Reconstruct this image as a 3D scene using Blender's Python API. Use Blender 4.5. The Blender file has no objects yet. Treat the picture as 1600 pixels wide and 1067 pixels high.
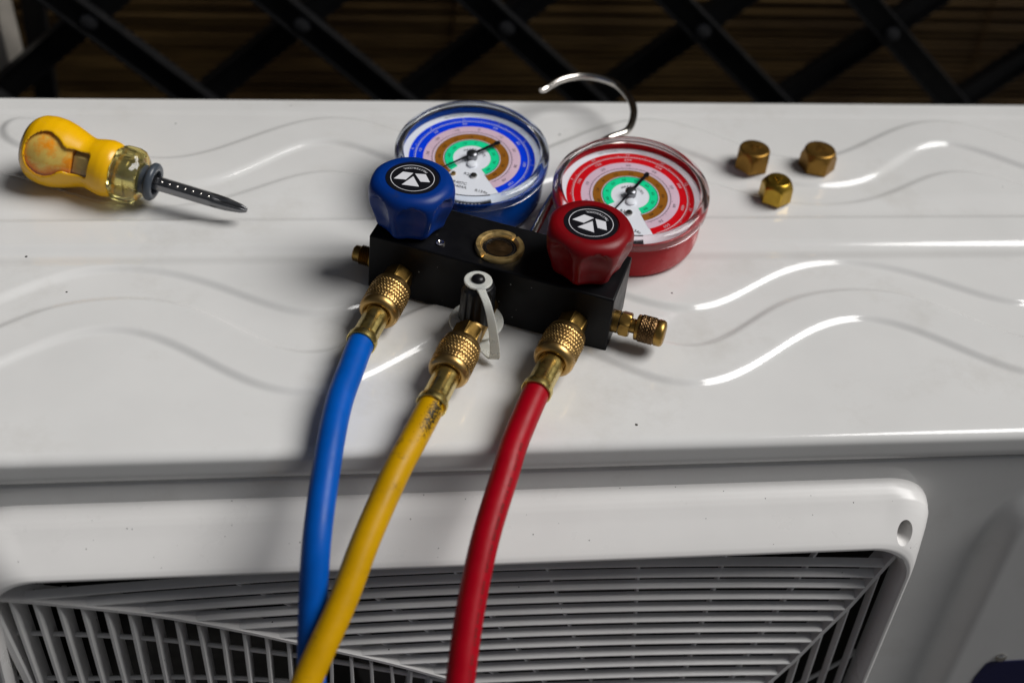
import bpy, bmesh, math, random
from mathutils import Matrix, Vector
random.seed(7)
S = 0.001                                   # everything below is measured in millimetres
sc = bpy.context.scene
COL = sc.collection
PI = math.pi

# ------------------------------------------------------------------ camera
cam = bpy.data.cameras.new('camera'); camo = bpy.data.objects.new('camera', cam); COL.objects.link(camo)
cam.sensor_width = 36.0; cam.lens = 51.75; cam.clip_start = 0.01; cam.clip_end = 500
R = Matrix(((0.989132, 0.016641, -0.146086), (-0.119255, 0.67197, -0.730914), (0.086002, 0.740391, 0.666651)))
camo.matrix_world = Matrix.Translation(Vector((-104.75, -524.08, 478.0)) * S) @ R.to_4x4()
cam.dof.use_dof = True; cam.dof.focus_distance = 0.715; cam.dof.aperture_fstop = 5.2
sc.camera = camo

# ------------------------------------------------------------------ sky, sun, exposure
SUN = Vector((0.64, -0.02, 0.83)).normalized()
el = math.asin(SUN.z); az = math.atan2(SUN.x, SUN.y)
w = bpy.data.worlds.new('World'); sc.world = w; w.use_nodes = True
nt = w.node_tree; bg = nt.nodes['Background']
sky = nt.nodes.new('ShaderNodeTexSky'); sky.sky_type = 'NISHITA'; sky.sun_disc = False
sky.sun_elevation = el; sky.sun_rotation = az; sky.air_density = 0.6; sky.dust_density = 0.6; sky.ozone_density = 1.0
hs = nt.nodes.new('ShaderNodeHueSaturation'); hs.inputs['Saturation'].default_value = 0.25   # thin overcast: nearly neutral sky
nt.links.new(sky.outputs[0], hs.inputs['Color']); nt.links.new(hs.outputs[0], bg.inputs['Color'])
bg.inputs['Strength'].default_value = 0.05
sun = bpy.data.lights.new('sun', 'SUN'); suno = bpy.data.objects.new('sun', sun); COL.objects.link(suno)
sun.energy = 5.0; sun.angle = math.radians(35); sun.color = (1.0, 0.985, 0.96)
suno.rotation_euler = SUN.to_track_quat('Z', 'Y').to_euler()
sc.view_settings.view_transform = 'Standard'; sc.view_settings.look = 'None'
sc.view_settings.exposure = -0.66; sc.view_settings.gamma = 1.0
sc.cycles.max_bounces = 10; sc.cycles.transmission_bounces = 8; sc.cycles.glossy_bounces = 5

# ------------------------------------------------------------------ helpers
def nd(t, kind, **kw):
    n = t.nodes.new(kind)
    for k, v in kw.items():
        if hasattr(n, k): setattr(n, k, v)
        else: n.inputs[k.replace('_', ' ')].default_value = v
    return n
def ramp(t, src, stops):
    r = t.nodes.new('ShaderNodeValToRGB'); e = r.color_ramp.elements
    while len(e) < len(stops): e.new(0.5)
    for i, (p, c) in enumerate(stops):
        e[i].position = p; e[i].color = (c, c, c, 1) if isinstance(c, (int, float)) else (*c, 1)
    t.links.new(src, r.inputs[0]); return r.outputs[0]
def mixc(t, fac, a, b):
    m = t.nodes.new('ShaderNodeMix'); m.data_type = 'RGBA'
    for i, v in ((0, fac), (6, a), (7, b)):
        if hasattr(v, 'is_linked') or hasattr(v, 'links'): t.links.new(v, m.inputs[i])
        else: m.inputs[i].default_value = v if i == 0 else (*v, 1)
    return m.outputs[2]
def mat(name, col, rough=0.4, metal=0.0, wear=None, wear_scale=60, wear_amt=(0.62, 0.7), rvar=0.1, bump=0.0, bump_scale=400,
        specks=0.0, speck_scale=90, mott=0.12, mott_scale=25, trans=0.0, ior=1.45, coat=0.0, sss=0.0, spec=0.5, specks_col=(0.02, 0.017, 0.015)):
    m = bpy.data.materials.new(name); m.use_nodes = True; t = m.node_tree; b = t.nodes['Principled BSDF']
    tc = t.nodes.new('ShaderNodeTexCoord'); co = tc.outputs['Object']
    def noise(scale, det=4, rgh=0.6):
        n = nd(t, 'ShaderNodeTexNoise', Scale=scale, Detail=det, Roughness=rgh); t.links.new(co, n.inputs['Vector']); return n.outputs['Fac']
    c = col
    if mott:
        f = ramp(t, noise(mott_scale), [(0.3, 0.0), (0.7, 1.0)])
        c = mixc(t, f, tuple(x * (1 - mott) for x in col), tuple(min(1, x * (1 + mott)) for x in col))
    if wear:
        f = ramp(t, noise(wear_scale, 8, 0.7), [(wear_amt[0], 0.0), (wear_amt[1], 1.0)]); c = mixc(t, f, c, wear)
    if specks:
        v = nd(t, 'ShaderNodeTexVoronoi', Scale=speck_scale); t.links.new(co, v.inputs['Vector'])
        wv = nd(t, 'ShaderNodeTexNoise', Scale=speck_scale * 9, Detail=2); t.links.new(co, wv.inputs['Vector'])
        ad = nd(t, 'ShaderNodeMath', operation='MULTIPLY_ADD'); t.links.new(wv.outputs['Fac'], ad.inputs[0]); ad.inputs[1].default_value = 0.05; t.links.new(v.outputs['Distance'], ad.inputs[2])
        sx = nd(t, 'ShaderNodeSeparateColor'); t.links.new(v.outputs['Color'], sx.inputs[0])
        th = nd(t, 'ShaderNodeMath', operation='MULTIPLY_ADD'); t.links.new(sx.outputs[0], th.inputs[0]); th.inputs[1].default_value = 0.08; th.inputs[2].default_value = 0.05
        lt = nd(t, 'ShaderNodeMath', operation='LESS_THAN'); t.links.new(ad.outputs[0], lt.inputs[0]); t.links.new(th.outputs[0], lt.inputs[1])
        pick = nd(t, 'ShaderNodeMath', operation='LESS_THAN'); t.links.new(sx.outputs[1], pick.inputs[0]); pick.inputs[1].default_value = specks
        mu = nd(t, 'ShaderNodeMath', operation='MULTIPLY'); t.links.new(lt.outputs[0], mu.inputs[0]); t.links.new(pick.outputs[0], mu.inputs[1])
        c = mixc(t, mu.outputs[0], c, specks_col)
    if isinstance(c, tuple): b.inputs['Base Color'].default_value = (*c, 1)
    else: t.links.new(c, b.inputs['Base Color'])
    if rvar:
        mr = nd(t, 'ShaderNodeMapRange'); t.links.new(noise(mott_scale * 3, 5), mr.inputs[0])
        mr.inputs[1].default_value = 0.3; mr.inputs[2].default_value = 0.7
        mr.inputs[3].default_value = max(0.02, rough - rvar); mr.inputs[4].default_value = min(1, rough + rvar); t.links.new(mr.outputs[0], b.inputs['Roughness'])
    else: b.inputs['Roughness'].default_value = rough
    if bump:
        bp = nd(t, 'ShaderNodeBump', Strength=1.0, Distance=bump * S); t.links.new(noise(bump_scale, 3), bp.inputs['Height']); t.links.new(bp.outputs[0], b.inputs['Normal'])
    b.inputs['Metallic'].default_value = metal; b.inputs['IOR'].default_value = ior
    b.inputs['Transmission Weight'].default_value = trans; b.inputs['Coat Weight'].default_value = coat; b.inputs['Coat Roughness'].default_value = 0.08
    b.inputs['Specular IOR Level'].default_value = spec
    if sss:
        b.inputs['Subsurface Weight'].default_value = sss; b.inputs['Subsurface Radius'].default_value = (1, .9, .8); b.inputs['Subsurface Scale'].default_value = 0.003
    return m

class MB:
    """collects geometry (mm), links it as ONE mesh object"""
    def __init__(s): s.v = []; s.f = []; s.m = []
    def add(s, v, f, m=0, M=None):
        o = len(s.v)
        s.v += [tuple((M @ Vector(p)) if M is not None else p) for p in v]
        s.f += [tuple(i + o for i in q) for q in f]; s.m += [m] * len(f)
    def box(s, x0, x1, y0, y1, z0, z1, m=0, M=None):
        v = [(x, y, z) for z in (z0, z1) for y in (y0, y1) for x in (x0, x1)]
        s.add(v, [(0, 2, 3, 1), (4, 5, 7, 6), (0, 1, 5, 4), (2, 6, 7, 3), (0, 4, 6, 2), (1, 3, 7, 5)], m, M)
    def polar(s, r, zs, n=48, m=0, M=None, cap0=True, cap1=True):
        """r(theta, z, i) -> radius; rings at zs"""
        v = []; f = []
        for i, z in enumerate(zs):
            for k in range(n):
                a = 2 * PI * k / n; q = r(a, z, i); v.append((q * math.cos(a), q * math.sin(a), z))
        for i in range(len(zs) - 1):
            for k in range(n):
                k2 = (k + 1) % n; f.append((i * n + k, i * n + k2, (i + 1) * n + k2, (i + 1) * n + k))
        if cap0: f.append(tuple(range(n - 1, -1, -1)))
        if cap1: f.append(tuple((len(zs) - 1) * n + k for k in range(n)))
        s.add(v, f, m, M)
    def lathe(s, prof, n=48, m=0, M=None, cap0=True, cap1=True):
        s.polar(lambda a, z, i: prof[i][0], [p[1] for p in prof], n, m, M, cap0, cap1)
    def ringlathe(s, prof, n=64, m=0, M=None):
        """closed profile loop (r,z) revolved"""
        P = len(prof); v = []; f = []
        for k in range(n):
            a = 2 * PI * k / n
            v += [(r * math.cos(a), r * math.sin(a), z) for r, z in prof]
        for k in range(n):
            k2 = (k + 1) % n
            for i in range(P):
                j = (i + 1) % P; f.append((k * P + i, k2 * P + i, k2 * P + j, k * P + j))
        s.add(v, f, m, M)
    def sector(s, r0, r1, a0, a1, z, m=0, M=None, step=3):
        n = max(1, int(abs(a1 - a0) / step)); v = []; f = []
        for k in range(n + 1):
            a = math.radians(a0 + (a1 - a0) * k / n); c, q = math.cos(a), math.sin(a)
            v += [(r0 * c, r0 * q, z), (r1 * c, r1 * q, z)]
        for k in range(n): f.append((2 * k, 2 * k + 1, 2 * k + 3, 2 * k + 2))
        s.add(v, f, m, M)
    def disc(s, r, z, m=0, M=None, n=64):
        s.add([(r * math.cos(2 * PI * k / n), r * math.sin(2 * PI * k / n), z) for k in range(n)], [tuple(range(n))], m, M)
    def tube(s, pts, rad, n=16, m=0, caps=True):
        pts = [Vector(p) for p in pts]; N = len(pts)
        if not hasattr(rad, '__len__'): rad = [rad] * N
        up = Vector((0, 0, 1)); v = []; f = []; prev = None
        for i in range(N):
            d = (pts[min(i + 1, N - 1)] - pts[max(i - 1, 0)]).normalized()
            if prev is None:
                a = d.cross(up); a = a.normalized() if a.length > .1 else d.cross(Vector((1, 0, 0))).normalized()
            else: a = (prev - d * prev.dot(d)).normalized()
            prev = a; b = d.cross(a)
            for k in range(n):
                t = 2 * PI * k / n; v.append(tuple(pts[i] + (a * math.cos(t) + b * math.sin(t)) * rad[i]))
        for i in range(N - 1):
            for k in range(n):
                k2 = (k + 1) % n; f.append((i * n + k, i * n + k2, (i + 1) * n + k2, (i + 1) * n + k))
        if caps: f.append(tuple(range(n - 1, -1, -1))); f.append(tuple((N - 1) * n + k for k in range(n)))
        s.add(v, f, m)
    def sweep(s, pts, secs, m=0):
        """pts: list of origins; secs: function i -> list of offset vectors (closed section)"""
        v = []; f = []; P = len(secs(0))
        for i, p in enumerate(pts): v += [tuple(Vector(p) + Vector(q)) for q in secs(i)]
        for i in range(len(pts) - 1):
            for k in range(P):
                k2 = (k + 1) % P; f.append((i * P + k, i * P + k2, (i + 1) * P + k2, (i + 1) * P + k))
        f.append(tuple(range(P - 1, -1, -1))); f.append(tuple((len(pts) - 1) * P + k for k in range(P)))
        s.add(v, f, m)
    def build(s, name, mats, parent=None, loc=(0, 0, 0), sharp=38, smooth=True, bevel=0, rec=True):
        me = bpy.data.meshes.new(name)
        me.from_pydata([(x * S, y * S, z * S) for x, y, z in s.v], [], s.f)
        if not isinstance(mats, (list, tuple)): mats = [mats]
        for q in mats: me.materials.append(q)
        if len(mats) > 1: me.polygons.foreach_set('material_index', s.m)
        if rec:
            b = bmesh.new(); b.from_mesh(me); bmesh.ops.recalc_face_normals(b, faces=b.faces); b.to_mesh(me); b.free()
        if smooth:
            me.shade_smooth(); me.set_sharp_from_angle(angle=math.radians(sharp))
        o = bpy.data.objects.new(name, me); COL.objects.link(o); o.location = Vector(loc) * S
        if parent: o.parent = parent
        if bevel:
            bv = o.modifiers.new('bevel', 'BEVEL'); bv.width = bevel * S; bv.segments = 3; bv.limit_method = 'ANGLE'; bv.angle_limit = math.radians(40)
        return o
def empty(name, loc=(0, 0, 0)):
    o = bpy.data.objects.new(name, None); o.empty_display_size = 0.02; COL.objects.link(o); o.location = Vector(loc) * S; return o
def tag(o, label=None, cat=None, group=None, kind=None):
    for k, v in (('label', label), ('category', cat), ('group', group), ('kind', kind)):
        if v: o[k] = v
    return o
def axisM(p, d, up=(0, 0, 1)):
    """matrix taking local +Z to direction d at point p"""
    d = Vector(d).normalized(); u = Vector(up)
    x = u.cross(d)
    if x.length < 1e-3: x = Vector((1, 0, 0))
    x.normalize(); y = d.cross(x)
    M = Matrix((x, y, d)).transposed().to_4x4(); M.translation = Vector(p); return M
_tx = {}
def glyphs(mb, text, size, M, m=0):
    if text not in _tx:
        cu = bpy.data.curves.new('t', 'FONT'); cu.body = text; cu.size = 1; cu.resolution_u = 2; cu.align_x = 'CENTER'; cu.align_y = 'CENTER'
        o = bpy.data.objects.new('t', cu); COL.objects.link(o); bpy.context.view_layer.update()
        me = bpy.data.meshes.new_from_object(o)
        _tx[text] = ([tuple(v.co) for v in me.vertices], [tuple(p.vertices) for p in me.polygons])
        bpy.data.objects.remove(o); bpy.data.curves.remove(cu); bpy.data.meshes.remove(me)
    v, f = _tx[text]; mb.add([(x * size, y * size, z) for x, y, z in v], f, m, M)
def arctext(mb, text, size, r, a_mid, z, m, adv=0.75, flip=False, M=Matrix()):
    """letters along an arc; flip: letters point towards the centre (read from the other side)"""
    da = math.degrees(size * adv / r); n = len(text)
    for i, ch in enumerate(text):
        off = (i - (n - 1) / 2) * da
        a = a_mid + off if flip else a_mid - off
        T = M @ Matrix.Rotation(math.radians(a), 4, 'Z') @ Matrix.Translation((r, 0, z)) @ Matrix.Rotation(math.radians(90 if flip else -90), 4, 'Z')
        if ch != ' ': glyphs(mb, ch, size, T, m)
def lerp(x, X, Y):
    if x <= X[0]: return Y[0]
    for i in range(len(X) - 1):
        if x <= X[i + 1]: return Y[i] + (Y[i + 1] - Y[i]) * (x - X[i]) / (X[i + 1] - X[i])
    return Y[-1]
def spline(P, n=8):
    P = [Vector(p) for p in P]; P = [P[0] * 2 - P[1]] + P + [P[-1] * 2 - P[-2]]; out = []
    for i in range(1, len(P) - 2):
        for k in range(n):
            t = k / n; a, b, c, d = P[i - 1:i + 3]
            out.append(0.5 * ((2 * b) + (c - a) * t + (2 * a - 5 * b + 4 * c - d) * t * t + (3 * b - a - 3 * c + d) * t ** 3))
    out.append(P[-2]); return out
def ss(t): t = max(0, min(1, t)); return t * t * (3 - 2 * t)

# ------------------------------------------------------------------ materials
M_paint = mat('enamelled_steel', (0.70, 0.695, 0.685), rough=0.12, rvar=0.035, mott=0.04, mott_scale=12, wear=(0.60, 0.585, 0.56), wear_scale=16, wear_amt=(0.54, 0.8), specks=0.05, speck_scale=110, bump=0.012, bump_scale=160, coat=0.3)
M_plastic = mat('moulded_plastic', (0.78, 0.765, 0.75), rough=0.30, rvar=0.06, mott=0.04, mott_scale=14, specks=0.22, speck_scale=300, bump=0.012, bump_scale=300)
M_grille = mat('grille_plastic', (0.78, 0.77, 0.76), rough=0.38, rvar=0.08, mott=0.1, mott_scale=20, specks=0.08, speck_scale=230)
M_dark = mat('dark_metal_and_shade', (0.03, 0.028, 0.026), rough=0.6)
M_fan = mat('fan_plastic', (0.05, 0.048, 0.046), rough=0.5)
M_navy = mat('navy_print', (0.004, 0.005, 0.06), rough=0.35, mott=0.05)
M_block = mat('anodised_black', (0.004, 0.004, 0.005), spec=0.2, rough=0.42, rvar=0.1, wear=(0.03, 0.029, 0.028), wear_scale=120, wear_amt=(0.66, 0.78), bump=0.02, bump_scale=500, specks=0.06, speck_scale=260, specks_col=(0.35, 0.35, 0.34))
M_brass = mat('brass', (0.45, 0.285, 0.105), rough=0.36, metal=1, rvar=0.06, mott=0.15, mott_scale=70, wear=(0.16, 0.08, 0.025), wear_scale=110, wear_amt=(0.55, 0.75), bump=0.02, bump_scale=500)
M_ferrule = mat('bright_brass', (0.74, 0.58, 0.20), rough=0.3, metal=1, rvar=0.06, mott=0.1, mott_scale=90, wear=(0.30, 0.20, 0.05), wear_scale=160, wear_amt=(0.62, 0.85), bump=0.02, bump_scale=600)
M_oldbrass = mat('dull_brass', (0.36, 0.22, 0.06), rough=0.36, metal=1, rvar=0.1, mott=0.25, mott_scale=60, wear=(0.09, 0.05, 0.015), wear_scale=90, wear_amt=(0.52, 0.75), bump=0.03, bump_scale=300)
M_darkbrass = mat('tarnished_brass', (0.17, 0.10, 0.045), rough=0.4, metal=1, mott=0.3, mott_scale=90)
M_nutbrass = mat('cap_brass', (0.28, 0.155, 0.036), rough=0.42, metal=1, rvar=0.08, mott=0.2, mott_scale=60, wear=(0.2, 0.11, 0.02), wear_scale=120, wear_amt=(0.55, 0.8), bump=0.03, bump_scale=500)
M_chrome = mat('bright_steel', (0.62, 0.59, 0.55), rough=0.16, metal=1, rvar=0.06, mott=0.05)
M_steel = mat('dark_steel', (0.22, 0.22, 0.23), rough=0.3, metal=1, rvar=0.08)
M_blueknob = mat('blue_knob_plastic', (0.0, 0.028, 0.20), spec=0.25, rough=0.36, rvar=0.08, wear=(0.02, 0.03, 0.06), wear_scale=80, wear_amt=(0.6, 0.85), bump=0.03, bump_scale=350, specks=0.05, speck_scale=300, specks_col=(0.3, 0.35, 0.45), mott=0.15)
M_redknob = mat('red_knob_plastic', (0.19, 0.002, 0.005), spec=0.25, rough=0.36, rvar=0.08, wear=(0.06, 0.02, 0.015), wear_scale=80, wear_amt=(0.6, 0.85), bump=0.03, bump_scale=350, specks=0.05, speck_scale=300, specks_col=(0.4, 0.25, 0.22), mott=0.15)
M_bluepaint = mat('blue_gauge_paint', (0.0, 0.055, 0.32), spec=0.25, rough=0.24, rvar=0.06, bump=0.02, bump_scale=200, specks=0.05, speck_scale=170, mott=0.1)
M_redpaint = mat('red_gauge_paint', (0.40, 0.0005, 0.006), spec=0.2, rough=0.24, rvar=0.06, bump=0.02, bump_scale=200, specks=0.06, speck_scale=170, mott=0.1)
M_lens = mat('clear_polycarbonate', (0.95, 0.96, 0.98), rough=0.015, rvar=0, mott=0, trans=1.0, ior=1.49)
M_lensb = mat('blue_tinted_polycarbonate', (0.84, 0.89, 0.98), rough=0.12, rvar=0.05, mott=0.05, trans=1.0, ior=1.49)
M_lensr = mat('pink_tinted_polycarbonate', (0.98, 0.86, 0.88), rough=0.12, rvar=0.05, mott=0.05, trans=1.0, ior=1.49)
def pane_mat(name='thin_clear_pane', tint=(0.95, 0.96, 0.98)):
    m = bpy.data.materials.new(name); m.use_nodes = True; t = m.node_tree; t.nodes.remove(t.nodes['Principled BSDF'])
    a = t.nodes.new('ShaderNodeBsdfTransparent'); g_ = t.nodes.new('ShaderNodeBsdfGlossy'); g_.inputs['Roughness'].default_value = 0.03
    a.inputs[0].default_value = (*tint, 1)
    lw = nd(t, 'ShaderNodeLayerWeight', Blend=0.5); pw = nd(t, 'ShaderNodeMath', operation='POWER'); t.links.new(lw.outputs['Facing'], pw.inputs[0]); pw.inputs[1].default_value = 5.0
    fr_ = nd(t, 'ShaderNodeMath', operation='MULTIPLY_ADD'); t.links.new(pw.outputs[0], fr_.inputs[0]); fr_.inputs[1].default_value = 0.9; fr_.inputs[2].default_value = 0.05
    x = t.nodes.new('ShaderNodeMixShader'); t.links.new(fr_.outputs[0], x.inputs[0]); t.links.new(a.outputs[0], x.inputs[1]); t.links.new(g_.outputs[0], x.inputs[2]); t.links.new(x.outputs[0], t.nodes['Material Output'].inputs['Surface'])
    return m
M_pane = pane_mat(); M_awin = pane_mat('amber_window', (0.98, 0.86, 0.55))
M_dial = mat('dial_white', (0.92, 0.93, 0.96), rough=0.5, rvar=0, mott=0.02)
def flat(name, c, r=0.5): return mat(name, c, rough=r, rvar=0, mott=0.04, mott_scale=80, spec=0.1)
P_blue = flat('print_blue', (0.0, 0.05, 0.80)); P_red = flat('print_red', (0.70, 0.003, 0.010))
P_pink = flat('print_pink', (0.78, 0.55, 0.64)); P_brown = flat('print_brown', (0.33, 0.12, 0.012)); P_green = flat('print_green', (0.01, 0.80, 0.34))
P_white = flat('print_white', (0.68, 0.68, 0.72)); P_black = mat('print_black', (0.006, 0.006, 0.009), rough=0.45, rvar=0, mott=0.04, spec=0.2)
M_blackpl = mat('black_plastic', (0.007, 0.007, 0.008), spec=0.35, rough=0.36, rvar=0.1, bump=0.02, bump_scale=400, mott=0.1)
M_clearpl = mat('milky_nylon', (0.74, 0.74, 0.68), rough=0.3, rvar=0.08, sss=0.5, trans=0.25, mott=0.06, mott_scale=60, bump=0.03, bump_scale=600)
def hose_mat(name, c, dirt, amt): return mat(name, c, rough=0.38, spec=0.22, rvar=0.07, wear=dirt, wear_scale=130, wear_amt=amt, bump=0.06, bump_scale=260, mott=0.1, mott_scale=60)
M_hblue = hose_mat('blue_hose_rubber', (0.0, 0.085, 0.42), (0.0, 0.035, 0.15), (0.66, 0.8))
M_hred = hose_mat('red_hose_rubber', (0.34, 0.0, 0.008), (0.10, 0.0, 0.006), (0.66, 0.8))
M_hyel = hose_mat('yellow_hose_rubber', (0.54, 0.29, 0.0), (0.22, 0.12, 0.01), (0.58, 0.72))
def stain(m, centre, scale, amt):
    t = m.node_tree; b = t.nodes['Principled BSDF']; tc = t.nodes.new('ShaderNodeTexCoord')
    mp = nd(t, 'ShaderNodeMapping'); mp.vector_type = 'TEXTURE'; mp.inputs['Location'].default_value = Vector(centre) * S; mp.inputs['Scale'].default_value = Vector(scale) * S
    t.links.new(tc.outputs['Object'], mp.inputs[0]); ln = nd(t, 'ShaderNodeVectorMath', operation='LENGTH'); t.links.new(mp.outputs[0], ln.inputs[0])
    n = nd(t, 'ShaderNodeTexNoise', Scale=900.0, Detail=6, Roughness=0.75); t.links.new(tc.outputs['Object'], n.inputs['Vector'])
    a = nd(t, 'ShaderNodeMath', operation='MULTIPLY_ADD'); t.links.new(ln.outputs['Value'], a.inputs[0]); a.inputs[1].default_value = -0.22; t.links.new(n.outputs['Fac'], a.inputs[2])
    f = ramp(t, a.outputs[0], [(amt, 0.0), (amt + .07, 1.0)]); old = b.inputs['Base Color'].links[0].from_socket
    c = mixc(t, f, old, (0.025, 0.02, 0.008)); t.links.new(c, b.inputs['Base Color'])
stain(M_hyel, (66, -88, 15), (4.5, 18, 5), 0.33)
M_grime = mat('black_grime', (0.02, 0.018, 0.01), rough=0.8, mott=0.2)
M_grip = mat('yellow_grip_plastic', (0.88, 0.47, 0.001), rough=0.3, rvar=0.05, sss=0.15, mott=0.04, coat=0.2)
M_amber = mat('amber_acrylic', (1.0, 0.74, 0.30), rough=0.08, rvar=0.03, trans=0.85, ior=1.47, mott=0.1)
M_acryl = mat('pale_yellow_acrylic', (1.0, 0.88, 0.36), rough=0.05, rvar=0.02, trans=0.95, ior=1.47, mott=0.05)
M_collar = mat('blue_grey_plastic', (0.05, 0.06, 0.075), rough=0.33, mott=0.1)
M_lattice = mat('black_painted_steel', (0.012, 0.012, 0.013), rough=0.5, rvar=0.1, mott=0.2, wear=(0.03, 0.027, 0.024), wear_scale=60)
M_rivet = mat('rivet_steel', (0.07, 0.07, 0.075), rough=0.6, metal=0.4)
M_beige = mat('weathered_timber', (0.72, 0.66, 0.58), rough=0.7, mott=0.2, mott_scale=40)
M_ground = mat('concrete', (0.05, 0.048, 0.045), rough=0.85, mott=0.2, mott_scale=5)
M_wall = mat('dark_render', (0.03, 0.025, 0.02), rough=0.9, mott=0.2, mott_scale=6)
def reed_mat():
    m = bpy.data.materials.new('dark_reed'); m.use_nodes = True; t = m.node_tree; b = t.nodes['Principled BSDF']
    oi = t.nodes.new('ShaderNodeObjectInfo'); tc = t.nodes.new('ShaderNodeTexCoord')
    mp = nd(t, 'ShaderNodeMapping'); mp.inputs['Scale'].default_value = (14, 300, 300); t.links.new(tc.outputs['Object'], mp.inputs[0])
    vm = nd(t, 'ShaderNodeVectorMath', operation='ADD'); t.links.new(mp.outputs[0], vm.inputs[0]); t.links.new(oi.outputs['Random'], vm.inputs[1])
    n = nd(t, 'ShaderNodeTexNoise', Scale=1.0, Detail=5); t.links.new(vm.outputs[0], n.inputs['Vector'])
    c = ramp(t, n.outputs['Fac'], [(0.35, (0.10, 0.052, 0.015)), (0.7, (0.32, 0.19, 0.06))])
    d = ramp(t, oi.outputs['Random'], [(0.0, 0.75), (1.0, 1.15)])
    mx = t.nodes.new('ShaderNodeMix'); mx.data_type = 'RGBA'; mx.blend_type = 'MULTIPLY'; mx.inputs[0].default_value = 1
    t.links.new(c, mx.inputs[6]); t.links.new(d, mx.inputs[7]); t.links.new(mx.outputs[2], b.inputs['Base Color']); b.inputs['Roughness'].default_value = 0.6
    return m
M_reed = reed_mat()

# ------------------------------------------------------------------ the setting
g = MB(); g.add([(-60000, -60000, -620), (60000, -60000, -620), (60000, 60000, -620), (-60000, 60000, -620)], [(0, 1, 2, 3)])
tag(g.build('ground', M_ground, smooth=False), kind='structure')
g = MB(); g.box(-2600, 2600, 520, 720, -619, 900)
tag(g.build('house_wall', M_wall, smooth=False), 'dark rendered house wall behind the reed screen', 'wall')

# ------------------------------------------------------------------ reed screen
scr = empty('reed_screen', (0, 490, -619)); tag(scr, 'dark brown reed screen of thin horizontal canes behind the lattice', 'screen')
rm = MB(); X = [-1100, -700, -350, 0, 350, 700, 1200]
rm.sweep([(x, 0, 0) for x in X], lambda i: [(0, 2.1 * math.cos(a), 2.1 * math.sin(a) + 0.25 * math.sin(i * 2.1)) for a in [k * PI / 4 for k in range(8)]])
z = -300
first = None
while z < 120:
    if first is None:
        o = rm.build('reed', M_reed, scr); first = o
    else:
        o = first.copy(); COL.objects.link(o); o.parent = scr
    o.location = Vector((random.uniform(-20, 20), random.uniform(-0.6, 0.6), z + 619)) * S
    s_ = random.uniform(0.85, 1.05); o.scale = (1, s_, s_); z += 5.55 + random.uniform(-.12, .12)
rs = MB()
for a, b in ((-615, -304), (124, 780)):
    z = a
    while z < b:
        rs.sweep([(-1100, 0, z + 619), (1200, 0, z + 619)], lambda i: [(0, 2.7 * math.cos(q), 2.7 * math.sin(q)) for q in [k * PI / 3 for k in range(6)]]); z += 5.55
tag(rs.build('reed_bundle', M_reed, scr), kind='stuff')
g = MB()
for x in (-820, -420, 20, 460, 900): g.box(x, x + 2, -3.2, -2.9, 0, 1400)
tag(g.build('binding_wire', M_darkbrass, scr, smooth=False))

# ------------------------------------------------------------------ lattice fence
lat = empty('lattice_fence', (0, 380, -619)); tag(lat, 'black steel lattice fence of crossed riveted bars behind the white unit', 'fence')
PX, PZ = 141.0, 130.0; NX0, NZ0 = -96.0, -44.0
def bar(sgn, k):
    # bar through node column k with direction (PX/2, sgn*PZ/2); runs from z -600 to 640
    d = Vector((PX / 2, 0, sgn * PZ / 2)).normalized(); n = Vector((-d.z, 0, d.x)) if d.x > 0 else None
    if n.z < 0: n = -n
    x0 = NX0 + k * PX; L = 1500
    mb = MB(); y0 = -7 if sgn < 0 else 1
    t0 = (-600 - NZ0) / d.z; t1 = (640 - NZ0) / d.z
    a = Vector((x0, y0, NZ0 + 619)) + d * min(t0, t1); b = Vector((x0, y0, NZ0 + 619)) + d * max(t0, t1)
    w = 9.2
    # shallow channel section: web with two flanges
    sec = [n * w + Vector((0, 6, 0)), n * w + Vector((0, -4, 0)), n * (w - 1.6) + Vector((0, -4, 0)), n * (w - 1.6), n * (-w + 1.6), n * (-w + 1.6) + Vector((0, -4, 0)), n * (-w) + Vector((0, -4, 0)), n * (-w) + Vector((0, 6, 0))]
    mb.sweep([a, b], lambda i: sec)
    return mb.build('bar', M_lattice, lat, smooth=False)
for k in range(-9, 13):
    for sgn in (-1, 1): bar(sgn, k)
rv = MB(); rv.lathe([(6.2, 0), (6.2, -1.2), (5.4, -2.0), (3.5, -2.5), (1.2, -2.7)], 20, M=Matrix.Rotation(-PI / 2, 4, 'X') @ Matrix.Identity(4))
r0 = None
for j in range(-7, 9):
    for i in range(-6, 8):
        x = NX0 + i * PX + (j % 2) * PX / 2; zz = NZ0 + j * PZ / 2
        if not (-560 < x < 820 and -420 < zz < 420): continue
        if r0 is None: r0 = o = rv.build('rivet', M_rivet, lat)
        else: o = r0.copy(); COL.objects.link(o); o.parent = lat
        o.location = Vector((x, -8, zz + 619)) * S
g = MB(); g.box(-8, 8, -6, 6, 0, 1300); o = g.build('fence_post', M_lattice, None, (-284, 440, -619), bevel=1.5); tag(o, 'upright black post behind the lattice at the far left', 'post')
g = MB(); g.box(-7.5, 7.5, -7.5, 7.5, -56, 560, M=Matrix.Rotation(math.radians(-4.0), 4, 'Y') @ Matrix.Rotation(math.radians(52), 4, 'Z'))
o = g.build('timber_batten', M_beige, None, (-300, 399, -57), bevel=1.0); tag(o, 'pale beige timber batten fixed behind the lattice at top left', 'batten')

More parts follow.
